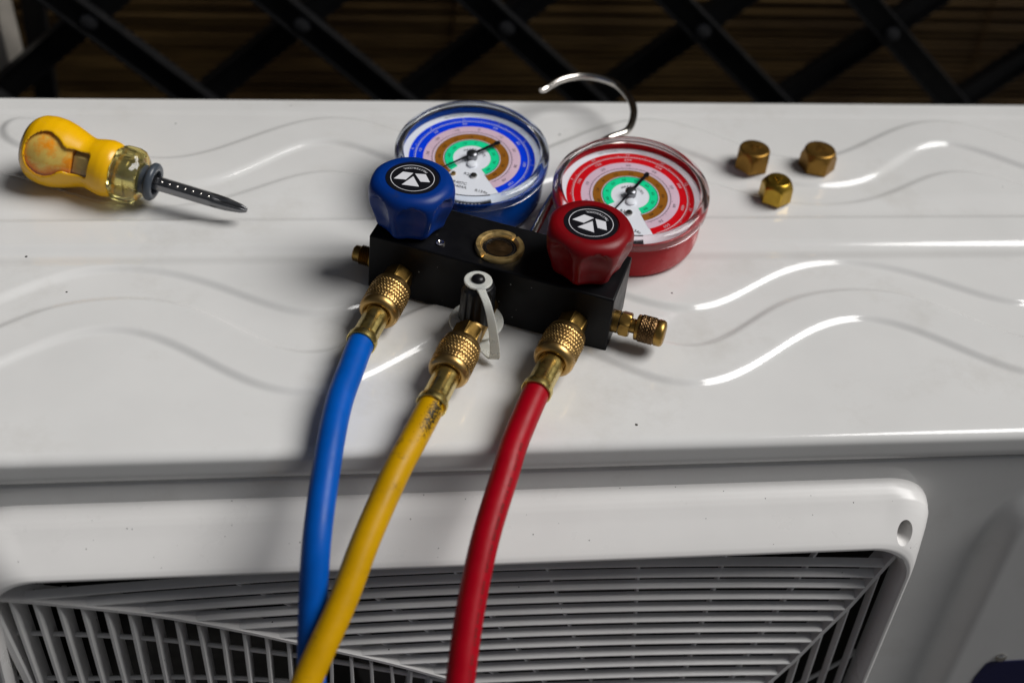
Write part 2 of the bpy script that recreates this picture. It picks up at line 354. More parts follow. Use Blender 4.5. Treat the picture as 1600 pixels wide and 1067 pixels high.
# ------------------------------------------------------------------ air conditioner
ac = empty('air_conditioner', (0, 70, -619)); tag(ac, 'white outdoor air conditioning unit carrying the tools, fan grille in front', 'air conditioner')
AO = Vector((0, -70, 619))       # world (mm) -> coordinates under the empty
def acp(mb, name, mats, parent=None, **kw):
    if parent is None:
        mb.v = [(x, y - 70, z + 619) for x, y, z in mb.v]; return mb.build(name, mats, ac, **kw)
    return mb.build(name, mats, parent, **kw)
def wave(c, T, x):
    w_ = 2 * PI / T; return c[0] + c[1] * math.cos(w_ * x) + c[2] * math.sin(w_ * x) + c[3] * math.cos(2 * w_ * x) + c[4] * math.sin(2 * w_ * x)
WA = [174.24, -18.81, -6.86, -0.51, 0.4]; WB = [146.11, -20.08, -5.66, 2.58, 0.96]; WC = [124.27, -15.2, -3.56, 1.5, 0.77]
W1 = [42.67, 17.69, -0.75, -1.51, -0.44]; W2 = [18.89, 20.3, -2.26, -2.68, 1.01]; W3 = [-8.88, 21.79, -5.15, 0.11, 0.51]
STEP = 2.05; SW = 5.2
def slope(fn, T, x): return (wave(fn, T, x + .5) - wave(fn, T, x - .5))
def lev(d, w=SW): return ss(d / w + 0.5)     # 0 below, 1 above
def H(x, y):
    h = 0.0
    if y > 99:
        a, b, c = wave(WA, 183, x), wave(WB, 183, x), wave(WC, 183, x)
        ka = 1 / math.sqrt(1 + slope(WA, 183, x) ** 2); kb = 1 / math.sqrt(1 + slope(WB, 183, x) ** 2); kc = 1 / math.sqrt(1 + slope(WC, 183, x) ** 2)
        d = min((a - y) * ka, (y - b) * kb)
        xe = -262.0
        if x < xe + 16:
            yc = (a + b) / 2; d = min(d, 13.5 - math.hypot(min(0, x - (xe + 13.5)), (y - yc))) if x < xe + 13.5 else d
        h = lev(d)
        hc = lev((c - y) * kc) * (1 - 0.0); fade = ss((y - 103) / 16.0)
        h = max(h, hc * fade)
        h = max(h, lev(98.5 - y, 6))
    elif y > 73:
        h = lev(y - 74, 7.5) if y < 84 else lev(98.5 - y, 6)
        if y < 74 + 6: h = max(h, 0)
    else:
        a, b, c = wave(W1, 186, x), wave(W2, 186, x), wave(W3, 186, x)
        ka = 1 / math.sqrt(1 + slope(W1, 186, x) ** 2); kb = 1 / math.sqrt(1 + slope(W2, 186, x) ** 2); kc = 1 / math.sqrt(1 + slope(W3, 186, x) ** 2)
        fade = 1 - ss((y - 58) / 13.0)
        h1 = lev((y - a) * ka) * (1 - ss((y - 59) / 12.0))
        h2 = lev(min((b - y) * kb, (y - c) * kc))
        h = max(h1, h2, lev(y - 74, 7.5))
    if y > 196: h = max(h, 0.3 * lev(y - 199, 5))
    return STEP * h - 1.45
XS = []; x = -480.0
while x <= 420.001:
    XS.append(x); x += 1.4 if -300 < x < 372 else 6.0
rows = []   # (y, z or None)
rows += [(215, -20), (215, -6), (214.6, -3.4), (213.4, -1.6), (211.6, -0.3)]
y = 210.0
while y > -63: rows.append((y, None)); y -= 0.9
for k in range(1, 10):
    a = k / 9 * PI / 2; rows.append((-64 - 6 * math.sin(a), -1.45 - 4.85 * (1 - math.cos(a))))
rows += [(-70.3, -11), (-70.5, -14.6), (-70.2, -15.3), (-69.4, -15.5), (-62, -15.5)]
tp = MB(); v = []
for (y, z) in rows:
    for x in XS: v.append((x, y, H(x, y) if z is None else z))
n = len(XS); f = [(i * n + k, i * n + k + 1, (i + 1) * n + k + 1, (i + 1) * n + k) for i in range(len(rows) - 1) for k in range(n - 1)]
tp.add(v, f); o = acp(tp, 'top_cover', M_paint, sharp=60, rec=False)
o.data.flip_normals()
# casing: sides and back
g = MB(); g.box(-480, -477, -66, 212, -600, -20); acp(g, 'side_panel', M_paint, smooth=False)
g = MB(); g.box(417, 420, -66, 212, -600, -20); acp(g, 'side_panel', M_paint, smooth=False)
g = MB(); g.box(-476, 416, 209, 211, -600, -20); acp(g, 'back_panel', M_dark, smooth=False)
g = MB(); g.box(-476, 416, -64, 208, -600, -597); acp(g, 'base_pan', M_paint, smooth=False)
for x in (-380, 320):
    g = MB(); g.box(x - 25, x + 25, -75, 225, -619, -601); acp(g, 'foot', M_dark, smooth=False)
# front panel (plane y -68.5) with the grille opening and a raised area on the right
FX0, FX1, FZ0, FZ1 = -243.5, 192.5, -49, -492
def front_y(x, z):
    # raised panel: left slope between x 241 and 254, top edge between z -46 and -36 (rounded corner)
    cx_, cz_ = 275.0, -70.0
    d = min(x - 241, 1e9)
    if x < cx_ and z > cz_: dd = 34 - math.hypot(x - cx_, z - cz_)
    else: dd = min(x - 241, -36 - z)
    return -68.5 - 9.0 * ss(dd / 13.0)
fp = MB()
def patch(x0, x1, z0, z1, sx, sz):
    nx = max(1, int((x1 - x0) / sx)); nz = max(1, int((z0 - z1) / sz)); v = []; f = []
    for j in range(nz + 1):
        for i in range(nx + 1):
            X_ = x0 + (x1 - x0) * i / nx; Z_ = z0 + (z1 - z0) * j / nz; v.append((X_, front_y(X_, Z_), Z_))
    for j in range(nz):
        for i in range(nx): a = j * (nx + 1) + i; f.append((a, a + 1, a + nx + 2, a + nx + 1))
    fp.add(v, f)
patch(-477, FX0, -20, FZ1, 60, 60); patch(FX0, FX1, -20, FZ0, 60, 20); patch(FX1, 236, -20, -492, 20, 40)
patch(236, 417, -20, -492, 2.6, 3.0)
fp.add([(x, y, z) for y, z in ((-68.5, -20), (-68.2, -19.3), (-67.3, -18.9), (-56, -18.8)) for x in (-477, 417)], [(0, 1, 3, 2), (2, 3, 5, 4), (4, 5, 7, 6)]); patch(-477, 417, -492, -598, 60, 60)
fp.v = [(x, y - 70, z + 619) for x, y, z in fp.v]
b_ = fp.build('front_panel', M_paint, ac, sharp=60)
# inner shroud behind the grille; its dark walls paint in the opening's shade
g = MB(); g.box(-243.2, -240.5, -81, 60, -491, -51); g.box(189.2, 192, -81, 60, -491, -51); g.box(-240.4, 189.1, -79, 60, -53.8, -51); g.box(-240.4, 189.1, -81, 60, -491, -488); g.box(-243.2, 192, 61, 64, -491, -51)
acp(g, 'fan_shroud', M_dark, smooth=False)
g = MB()
g.lathe([(40, 0), (40, -22), (34, -30), (10, -34)], 32, M=Matrix.Translation((-30, 10, -275)) @ Matrix.Rotation(-PI / 2, 4, 'X') @ Matrix.Scale(-1, 4, (0, 0, 1)))
acp(g, 'fan_hub', M_fan)
for k in range(3):
    mb = MB(); v = []; f = []
    for i in range(10):
        r = 38 + i * 17.5
        for j in range(8):
            a = math.radians(120 * k + 40 + (j / 7 - .5) * (62 + i * 3) + i * 4)
            v.append((-30 + r * math.cos(a), 8 + (j / 7 - .5) * 48, -275 + r * math.sin(a)))
    for i in range(9):
        for j in range(7): a = i * 8 + j; f.append((a, a + 1, a + 9, a + 8))
    mb.add(v, f); o = acp(mb, 'fan_blade', M_fan); so = o.modifiers.new('s', 'SOLIDIFY'); so.thickness = 2 * S

# grille: frame (ring loft) with louvres and bars as sub-parts
def rrect(x0, x1, z0, z1, r, n=22, bulge=0.0):
    """rounded rectangle, corner by corner; straight runs subdivided; returns list of (x,z)"""
    P = []
    cs = [(x1 - r, z1 - r, 0, 1), (x0 + r, z1 - r, PI / 2, 1), (x0 + r, z0 + r, PI, 1), (x1 - r, z0 + r, 3 * PI / 2, 1)]
    for q, (cx_, cz_, a0, _) in enumerate(cs):
        for k in range(n + 1):
            a = a0 + PI / 2 * k / n; e = bulge * math.sin(2 * (a - a0)) ** 2
            P.append((cx_ + (r + e) * math.cos(a), cz_ + (r + e) * math.sin(a)))
        nx_, nz_, na, _ = cs[(q + 1) % 4]; ax, az_ = P[-1]; bx, bz = nx_ + r * math.cos(na), nz_ + r * math.sin(na)
        m = 24 if q in (0, 2) else 14
        for k in range(1, m): t = ss(k / m) * .35 + (k / m) * .65; P.append((ax + (bx - ax) * t, az_ + (bz - az_) * t))
    return P
GX0, GX1, GZ0, GZ1 = -241.5, 190.0, -490.0, -53.0      # inner opening at its mouth
prof = [  # (offset outwards of the opening: right/left, top), y, corner radius, corner bulge
    ((14.5, 22.0), -66.5, 26, 1.0), ((14.2, 21.8), -70.5, 26, 1.6), ((12.9, 20.6), -74.0, 25, 2.6), ((11.8, 19.2), -76.6, 25, 3.6),
    ((10.6, 17.6), -78.8, 24, 4.6), ((9.6, 15.8), -80.8, 24, 5.0), ((8.6, 13.6), -83.2, 24, 5.0), ((7.4, 11.0), -86.2, 24, 4.4),
    ((6.2, 8.2), -89.4, 24, 3.4), ((5.0, 5.6), -92.3, 24, 2.2), ((3.8, 3.6), -94.4, 24, 1.2), ((2.4, 1.9), -95.6, 24, .5), ((1.0, .8), -95.6, 24, .1), ((0.0, 0.0), -94.4, 24, 0),
    ((-0.6, -0.6), -92.4, 24, 0), ((-0.9, -0.9), -88, 24, 0), ((-1.2, -1.2), -82, 24, 0), ((3, 3), -80, 24, 0), ((3, 3), -66.5, 24, 0)]
def subdiv(P):
    out = []
    for i in range(len(P) - 1):
        (a, b), y0, r0_, b0 = P[i]; (c, d), y1, r1_, b1 = P[i + 1]
        m = 3 if i < 13 else 1
        for k in range(m): t = k / m; out.append(((a + (c - a) * t, b + (d - b) * t), y0 + (y1 - y0) * t, r0_ + (r1_ - r0_) * t, b0 + (b1 - b0) * t))
    return out + [P[-1]]
fr = MB(); v = []; prof2 = subdiv(prof)
holes = [(184.6, -47.0)]
for (ox, oz), yy, r, bu in prof2:
    ring = rrect(GX0 - ox, GX1 + ox, GZ0 - ox, GZ1 + oz, r + ox * .1, 56, bu)
    for x, z in ring:
        y = yy
        y = yy
        v.append((x, y, z))
n = len(ring); f = []
for i in range(len(prof2) - 1):
    for k in range(n): k2 = (k + 1) % n; f.append((i * n + k, i * n + k2, (i + 1) * n + k2, (i + 1) * n + k))
f += [((len(prof2) - 1) * n + k, (len(prof2) - 1) * n + (k + 1) % n, (k + 1) % n, k) for k in range(n)]
fr.add(v, f)
frame = acp(fr, 'fan_grille', M_plastic, sharp=50)
cb = MB()
for hx, hz in holes: cb.lathe([(4.3, 0), (4.3, 34)], 40, M=Matrix.Translation((hx, -74.5 - 70, hz + 619)) @ Matrix.Rotation(.12, 4, 'Y') @ Matrix.Scale(1.18, 4, (0, 0, 1)) @ axisM((0, 0, 0), (0, -1, 0)))
cut = cb.build('cut', M_plastic); cut.parent = ac
bo = frame.modifiers.new('b', 'BOOLEAN'); bo.object = cut; bo.operation = 'DIFFERENCE'; bo.solver = 'EXACT'
bpy.context.view_layer.update(); dg = bpy.context.evaluated_depsgraph_get()
nm = bpy.data.meshes.new_from_object(frame.evaluated_get(dg)); frame.modifiers.clear(); frame.data = nm; nm.name = 'fan_grille'; nm.shade_smooth(); nm.set_sharp_from_angle(angle=math.radians(42))
bpy.data.objects.remove(cut)
def sub(mb, name, m=M_grille, **kw):
    mb.v = [(x, y - 70, z + 619) for x, y, z in mb.v]; return mb.build(name, m, frame, **kw)
DLx = [-262, -238.4, -225, -196.6, -171.7, -148.8, -125, -106, -87.5, -59.5, -30.4, 0, 40, 75]
DLz = [-66, -71.4, -74, -80.8, -87.5, -95.8, -105.5, -114, -121.8, -134.6, -150.1, -167, -192, -216]
DRz = [-250, -216, -169.9, -150.7, -129.2, -105.3, -74.0, -66]; DRx = [75, 110, 142.5, 152.5, 161.5, 172.2, 183.0, 186]
ZK = [-67.1, -75.4, -83.9, -93.0, -101.8, -110.7, -119.8, -129.0, -138.4, -147.9, -157.6, -167.4, -177.3, -187.3, -197.3, -207.5]
def slz(k, x): return ZK[k] + 2.1e-4 * (11236 - (x + 30) ** 2)
YG = -88.0
for k in range(len(ZK)):
    xs = [-244 + i * 2 for i in range(225)]
    ok = [x for x in xs if slz(k, x) > lerp(x, DLx, DLz) - 0.5 and x < lerp(slz(k, x), DRz, DRx) and x < 187]
    if len(ok) < 2: continue
    x0, x1 = ok[0] - 1.0, ok[-1] + 1.0
    N = max(4, int((x1 - x0) / 9)); pts = [(x0 + (x1 - x0) * i / N, YG, slz(k, x0 + (x1 - x0) * i / N)) for i in range(N + 1)]
    sec = [(0, -0.4, -0.6), (0, -0.5, 0.2), (0, 0.3, 0.7), (0, 3.9, 1.4), (0, 3.9, 0.1), (0, 0.8, -1.0)]
    mb = MB(); mb.sweep(pts, lambda i: sec); sub(mb, 'louvre', sharp=50)
# the long diagonal blade on the left and the steep one on the right
pts = spline([(x, YG - .5, z) for x, z in zip(DLx, DLz)][0:], 3)
mb = MB(); mb.sweep(pts, lambda i: [(0, -0.6, -1.2), (0, -0.6, 0.6), (0, 0.4, 1.0), (0, 8, 2.6), (0, 8, 0.8), (0, .6, -1.6)]); sub(mb, 'diagonal_rib', M_plastic)
mb = MB(); mb.sweep([(x, YG - .4, z) for x, z in zip(DRx, DRz)], lambda i: [(-1.0, 0, .6), (1.0, 0, -.5), (1.2, 12, -.5), (-.8, 12, .6)]); sub(mb, 'diagonal_rib')
def upright(p0, p1, w=1.9, depth=12, name='upright_bar', lean=0.0, curve=0.0, ys=YG):
    N = 7; pts = []
    for i in range(N + 1):
        t = i / N; pts.append((p0[0] + (p1[0] - p0[0]) * t + curve * math.sin(PI * t), ys + .3, p0[1] + (p1[1] - p0[1]) * t))
    h = w / 2
    mb = MB(); mb.sweep(pts, lambda i: [(-h * .55, -0.3, 0), (h * .55, -0.3, 0), (h, 0.7, 0), (h + lean, depth, 0), (-h + lean, depth, 0), (-h, 0.7, 0)]); return sub(mb, name)
LT = [[-234.6, -72.6], [-224.2, -75.5], [-213.9, -78.5], [-203.5, -81.3], [-193.3, -84.3], [-182.8, -87.1], [-172.3, -90.6], [-161.9, -93.9], [-151.9, -97.6], [-141.3, -101.3], [-131.0, -105.5], [-120.5, -109.9], [-110.2, -113.8], [-99.6, -119], [-89.4, -125.8], [-79.7, -129], [-69.7, -133.2], [-59.5, -138.2], [-49.2, -143.0], [-38.9, -149.4], [-28.5, -153], [-18, -159], [-7.5, -165]]
LB = [-227.5, -218.0, -208.1, -198.3, -188.0, -178.6, -168.5, -158.1, -147.6, -138.3, -128.3, -118.3, -108.2, -98.3, -88.4, -77.9, -68.0, -57.6, -47.9, -38.0, -28, -17.7, -7.4]
for i, ((x, z), xb) in enumerate(zip(LT, LB)):
    zb = -138 - i * .9
    s_ = (xb - x) / (zb - z) if abs(zb - z) > 12 else 0.0
    s_ = max(-0.13, min(0.05, s_))
    upright((x, z - .8), (x + s_ * (-300 - z) * .8, -300), w=2.3 - .03 * i, lean=1.6 - i * .1, curve=-1.0)
upright((-243.5, -78), (-221, -230), w=4.5, lean=1.0)
RT = [[181.5, -78.0], [172.3, -104.5], [163.1, -126.1], [154.9, -146.6], [144.8, -164.8], [135, -181], [125, -196]]
for x, z in RT: upright((x, z), (x + 4.2, -300), w=1.5, depth=4.5, lean=-.2)
def cross(pts, r=1.3, ys=-80.5, name='cross_rib'):
    mb = MB(); mb.tube(spline([(x, ys, z) for x, z in pts], 4), r, 8); return sub(mb, name)
cross([(-250, -105), (-232.6, -107.5), (-209.5, -110.3), (-186.1, -114.1), (-162.4, -119.4), (-138.3, -126.0), (-106.1, -135.5), (-70, -148), (-30, -163), (0, -176)])
cross([(-250, -141), (-209, -146), (-186, -147), (-160, -149), (-130, -153), (-90, -162), (-40, -180)])
cross([(160, -187), (170.8, -176.9), (186.0, -161.8), (190.5, -153)], 1.2); cross([(184, -200), (192, -188)], 1.2)
for a, b in (([56.9, -60.0], [76, -240]), ([9, -60], [62, -210]), ([-37, -60.6], [40, -198.3]), ([-96, -58], [10, -172]), ([101, -60], [93, -240]), ([148, -60], [108, -240]), ([-150, -60], [-20, -157])):
    upright(a, b, w=1.8, depth=2.5, name='back_spoke', ys=-84.5)
# label plate and a screw, lower right
g = MB(); P = [(272.4, -177.3), (275, -175.6), (345, -175.0), (352, -180), (352, -260), (345, -266), (279, -266), (269.5, -262), (269.5, -190)]
g.add([(x, -77.45, z) for x, z in P] + [(x, -78.0, z) for x, z in P], [tuple(range(9)), tuple(range(17, 8, -1))] + [(i, (i + 1) % 9, 9 + (i + 1) % 9, 9 + i) for i in range(9)])
acp(g, 'label_plate', M_navy, smooth=False)
g = MB(); g.lathe([(3.2, 0), (3.2, .8), (2.4, 1.8), (.8, 2.3)], 20, M=axisM((279.3, -77.5, -171.6), (0, -1, 0))); acp(g, 'panel_screw', M_chrome)

# ------------------------------------------------------------------ gauge manifold
AN = math.radians(24.3)
man = empty('gauge_manifold', (-68, 42.5, 0.7)); man.rotation_euler = (0, 0, -AN)
tag(man, 'refrigerant gauge manifold, black block with blue and red gauges and three hoses', 'gauge manifold')
def W2L(p):
    q = Vector(p) - Vector((-68, 42.5, 0.7)); c, s_ = math.cos(AN), math.sin(AN); return Vector((q.x * c - q.y * s_, q.x * s_ + q.y * c, q.z))
g = MB(); g.box(0, 124, 0, 36, -1.2, 32); tag(g.build('manifold_block', M_block, man, bevel=0.9), 'black anodised block with small scratches')

def knob(u, v, col, rot, logo_rot, lab):
    zs = [0, .8, 2] + [2 + i * 1.0 for i in range(1, 22)] + [23.6, 24.2, 24.8, 25.3, 25.7, 25.9]
    def r(a, z, i):
        base = 17.0 + 4.2 * ss(z / 17.0)
        if z > 20: base -= 7.0 * (1 - math.sqrt(max(0, 1 - ((z - 20) / 6.05) ** 2))) * 0.9
        if z < 1.5: base -= (1.5 - z) * .7
        p = ((a + rot) / (2 * PI / 7)) % 1.0 - 0.5
        q = max(0.0, 1 - (p / 0.40) ** 2)
        top = 15.5 + 6.5 * math.sqrt(q) if q > 0 else 0
        dep = 2.5 * q ** 0.75 * ss((top - z) / 2.2 + .3) * (.45 + .55 * ss(z / 9)) if q > 0 else 0
        return base - dep - 0.35 * (1 - math.cos(2 * PI * (p + .5))) * ss((26 - z) / 6)
    g = MB(); g.polar(r, zs, 168, cap1=False)
    # top: shallow recess holding the sticker
    prof_ = [(16.05, 25.9), (14.5, 26.15), (13.5, 26.1), (13.2, 25.5)]
    g.polar(lambda a, z, i: (r(a, 25.9, 0) if i == 0 else prof_[i][0]), [q[1] for q in prof_], 168, cap0=False, cap1=True)
    k = g.build('valve_knob', col, man, (u, v, 33.6), sharp=45); k['label'] = lab
    b = MB(); b.lathe([(12.95, 25.5), (12.95, 25.75)], 64, m=0)
    b.ringlathe([(10.35, 25.78), (10.65, 25.78), (10.65, 25.82), (10.35, 25.82)], 72, m=1)
    Mr = Matrix.Rotation(AN + logo_rot, 4, 'Z')
    for P in ([(-9.2, -.38), (-4.35, 5.23), (.65, 4.06), (-3.39, -1.31)], [(1.5, 3.6), (6.7, 3.0), (8.3, -3.6), (3.7, -3.1)], [(.46, 1.4), (-5.71, -5.39), (2.68, -7.2)]):
        n_ = len(P); b.add([(x * .98, y * .98, 25.78) for x, y in P] + [(x * .98, y * .98, 25.83) for x, y in P], [tuple(range(n_, 2 * n_))] + [(i, (i + 1) % n_, n_ + (i + 1) % n_, n_ + i) for i in range(n_)], 1, Mr)
    arctext(b, 'MASTERCOOL', 1.95, 8.3, 74, 25.83, 1, adv=.66, flip=True, M=Mr)
    b.build('knob_badge', [P_black, P_white], k, smooth=False, rec=False)
    s_ = MB(); s_.lathe([(9, -1.6), (9, 0.5)], 40); s_.lathe([(12.5, -1.6), (12.5, -.9), (11.8, -.6)], 40); s_.build('valve_stem', M_darkbrass, k)
    return k
knob(15.0, 17.0, M_blueknob, math.radians(45), 0.0, 'blue fluted valve knob beside the blue gauge')
knob(104.2, 18.2, M_redknob, math.radians(39), -math.radians(19), 'red fluted valve knob beside the red gauge')

def gauge(cx_, cy_, cz_, body, lens, ring_mat, needle_a, gap0, gap1, stem_u, lab, red):
    """cx,cy,cz: world position (mm) of the lens centre"""
    TI = math.radians(6.3)
    Hh = 30.6
    ax = Vector((math.cos(AN), -math.sin(AN), 0))
    Rt = Matrix.Rotation(TI, 4, ax)
    Mw = Matrix.Translation((cx_, cy_, cz_)) @ Rt @ Matrix.Translation((0, 0, -Hh))
    inv = Matrix.Rotation(AN, 4, 'Z') @ Matrix.Translation((68, -42.5, -0.7))
    Ml = inv @ Mw; Ml = Ml.copy(); loc = Ml.translation.copy(); 
    hb = MB()
    hb.ringlathe([(0.05, 0), (34, 0), (36.6, .7), (38, 2.2), (38.5, 4.5), (39.4, 25), (39.2, 25.9), (38.4, 26.3), (37.9, 25.9), (37.7, 25), (37.6, 23.4), (0.05, 23.2)], 112)
    k = hb.build('pressure_gauge', body, man, sharp=50); k['label'] = lab
    Ml2 = Ml.copy(); Ml2.translation = loc * S; k.matrix_basis = Ml2
    z0 = 23.5
    d = MB(); d.disc(37.4, z0, 0, n=96)
    T0 = gap1; T1 = gap0 + 360      # print runs from gap1 (deg) counter-clockwise to gap0
    d.sector(25.9, 33.6, T0 + 1, T1 - 1, z0 + .05, 1); d.sector(20.1, 25.9, T0, T1, z0 + .06, 2); d.sector(15.2, 19.8, T0, T1, z0 + .07, 3); d.sector(10.0, 14.5, T0 + 3, T1 - 3, z0 + .08, 4)
    d.sector(21.1, 21.35, T0 + 3, T1 - 3, z0 + .13, 6); d.sector(29.9, 30.2, T0 + 5, T1 - 5, z0 + .13, 5); d.sector(19.8, 20.1, T0, T1, z0 + .1, 5); d.sector(14.5, 14.75, T0, T1, z0 + .13, 6); d.sector(14.75, 15.2, T0, T1, z0 + .1, 5)
    span = T1 - T0 - 16
    for i in range(101):
        a = T0 + 8 + span * i / 100; L = 1.3 if i % 10 == 0 else .75
        d.sector(30.2, 30.2 + L * 1.2, a - .22, a + .22, z0 + .14, 5, step=.3)
        if i % 2 == 0: d.sector(21.35, 21.35 + L * .8, a - .18, a + .18, z0 + .14, 6, step=.4); d.sector(14.5 - L * .6, 14.5, a - .25, a + .25, z0 + .14, 6, step=.6); d.sector(19.8 - L * .5, 19.8, a - .2, a + .2, z0 + .14, 6, step=.5)
    def nums(seq, r, size, m):
        for i, t_ in enumerate(seq):
            a = T1 - 8 - span * (i + .35) / (len(seq) - .3)
            arctext(d, t_, size, r, a, z0 + .16, m, adv=.62)
    if red:
        nums(['0', '5', '10', '15', '20', '25', '30', '35'], 32.2, 2.1, 5); nums(['50', '100', '150', '200', '250', '300', '400', '500'], 28.0, 2.3, 5)
        nums(['-20', '10', '20', '30', '40', '50', '60', '70'], 23.6, 2.3, 6); nums(['-40', '-20', '0', '20', '30', '40', '50', '60', '70', '80'], 17.2, 2.2, 6); nums(['-40', '0', '20', '30', '40', '50', '60', '70', '80'], 12.2, 2.1, 6)
    else:
        nums(['-1', '0', '1', '2', '3', '5', '7', '10'], 32.2, 2.1, 5); nums(['0', '10', '20', '40', '60', '80', '100', '120'], 28.0, 2.3, 5)
        nums(['-40', '-30', '-20', '-10', '0', '10', '20', '30', '40'], 23.6, 2.3, 6); nums(['-50', '-40', '-30', '-20', '-10', '0', '10', '20', '30', '40'], 17.2, 2.2, 6); nums(['-40', '-30', '-20', '-10', '0', '10', '20', '30', '40'], 12.2, 2.1, 6)
    arctext(d, 'MASTERCOOL', 2.0, 7.0, 62, z0 + .16, 6, adv=.72)
    arctext(d, 'MASTERCOOL', 1.5, 35.4, 100, z0 + .16, 6, adv=.75)
    mid = math.radians((gap0 + gap1) / 2); md = math.degrees(mid)
    d.sector(33.9, 37.2, md - 12, md + 26, z0 + .3, 6)
    for q_ in range(9): d.sector(34.9, 35.6, md - 9 + q_ * 3, md - 7.6 + q_ * 3, z0 + .4, 5)
    for tx_, rr, off in (('R22', 13.0, 0), ('R407C', 20.5, -3.0), ('R404A', 23.4, -2.5), ('R134a', 25.0, 9.0)):
        c_, s__ = math.cos(mid), math.sin(mid)
        Mx = Matrix.Translation((c_ * rr - s__ * off, s__ * rr + c_ * off, z0 + .16)) @ Matrix.Rotation(mid + PI / 2 - .12, 4, 'Z'); glyphs(d, tx_, 2.7, Mx, 6)
    d.build('dial_face', [M_dial, ring_mat, P_pink, P_brown, P_green, P_white, P_black], k, smooth=False, rec=False)
    nb = MB(); na = math.radians(needle_a); Mn = Matrix.Rotation(na, 4, 'Z') @ Matrix.Translation((0, 0, 26.2))
    def prism(P, t): n_ = len(P); nb.add([(x, y, 0) for x, y in P] + [(x, y, t) for x, y in P], [tuple(range(n_ - 1, -1, -1)), tuple(range(n_, 2 * n_))] + [(i, (i + 1) % n_, n_ + (i + 1) % n_, n_ + i) for i in range(n_)], 0, Mn)
    prism([(-31, -.12), (-3, -.55), (3, -.75), (15.2, -.8), (15.6, -1.5), (18.2, -.9), (18.2, .9), (15.6, 1.5), (15.2, .8), (3, .75), (-3, .55), (-31, .12)], .45)
    nb.build('needle', P_black, k, smooth=False)
    hbm = MB(); hbm.lathe([(3.0, 24.0), (3.0, 27.0), (2.5, 27.6), (1.2, 27.9)], 28); hbm.build('needle_hub', M_steel, k)
    for (px_, py_, rr, mt) in ((-.5, -5.2, 2.6, M_dial), (math.cos(mid) * 15.8 + 3.6, math.sin(mid) * 15.8 + 1.0, 1.9, M_chrome), (math.cos(mid) * 15.0 - 7, math.sin(mid) * 15.0 + 2.5, 1.25, M_brass)):
        s_ = MB(); s_.lathe([(rr, z0 + .05), (rr, z0 + .9), (rr * .8, z0 + 1.3), (rr * .3, z0 + 1.4)], 20, M=Matrix.Translation((px_, py_, 0))); s_.build('dial_screw', mt, k)
    l = MB(); l.ringlathe([(41.0, 22.6), (41.1, 27.4), (40.8, 29.0), (39.8, 30.2), (38.2, 30.7), (36.8, 30.5), (36.2, 29.7), (36.2, 29.2), (37.6, 29.0), (38.8, 28.0), (39.6, 26.6), (39.7, 22.6)], 128)
    l.build('bezel', lens, k, sharp=60)
    l = MB(); l.lathe([(36.6, 29.4), (24, 29.8), (10, 30.0), (.05, 30.05)], 96, cap0=False, cap1=False)
    l.build('gauge_lens', M_pane, k, sharp=60, rec=False)
    return k
gauge(-10.2, 115.1, 33.6, M_bluepaint, M_lensb, P_blue, 30, 219, 291, 23, 'blue low pressure gauge with blue outer scale', False)
gauge(69.8, 81.6, 33.6, M_redpaint, M_lensr, P_red, 50, 209, 282, 110, 'red high pressure gauge with red outer scale', True)
for u in (23, 110):
    s_ = MB(); hexr = lambda a, z, i: 5.6 / math.cos(((a + PI / 6) % (PI / 3)) - PI / 6)
    s_.polar(hexr, [0, 7], 36, M=axisM((u, 36, 15), (0, 1, 0))); s_.lathe([(3.8, 7), (3.8, 19)], 24, M=axisM((u, 36, 15), (0, 1, 0))); s_.build('gauge_stem', M_brass, man)
# sight glass
g = MB(); cut = []
n_ = 96; prof_ = [(8.4, 29.5), (8.6, 32.9), (9.6, 34.2), (11.6, 34.3), (12.1, 33.6), (12.1, 31.0)]
for k in range(n_):
    a = 2 * PI * k / n_; ad = math.degrees(a); notch = min(abs((ad - 62 + 180) % 360 - 180), abs((ad - 242 + 180) % 360 - 180)) < 5
    g.v += [(r * math.cos(a), r * math.sin(a), (min(z, 32.6) if notch else z)) for r, z in prof_]
for k in range(n_):
    for i in range(5): q = (k * 6 + i, ((k + 1) % n_) * 6 + i, ((k + 1) % n_) * 6 + i + 1, k * 6 + i + 1); g.f.append(q); g.m.append(0)
sg = g.build('sight_glass', mat('satin_brass', (0.82, 0.58, 0.24), rough=0.42, metal=1, mott=0.1, mott_scale=90), man, (61.7, 15.8, 0.2))
g = MB(); g.disc(8.55, 32.06, 0); g.ringlathe([(7.1, 32.07), (7.5, 32.07), (7.5, 32.5), (7.1, 32.5)], 40, 1); g.disc(6.4, 32.2, 2); g.sector(5.2, 6.4, 40, 175, 32.4, 1); g.build('indicator_and_glint', [P_black, M_chrome, M_darkbrass], sg, rec=False)  # bright arc is a painted glint on the brown disc
g = MB(); g.lathe([(8.5, 33.0), (6, 33.2), (.05, 33.3)], 48, cap0=False, cap1=False); g.build('glass_pane', M_pane, sg, rec=False)
g = MB(); g.ringlathe([(1.0, 31.9), (2.3, 31.9), (2.3, 32.7), (1.6, 32.9), (1.0, 32.6)], 24); g.lathe([(1.0, 31.9), (1.0, 32.3)], 6); g.build('set_screw', M_chrome, man, (34.1, 8.0, 0))

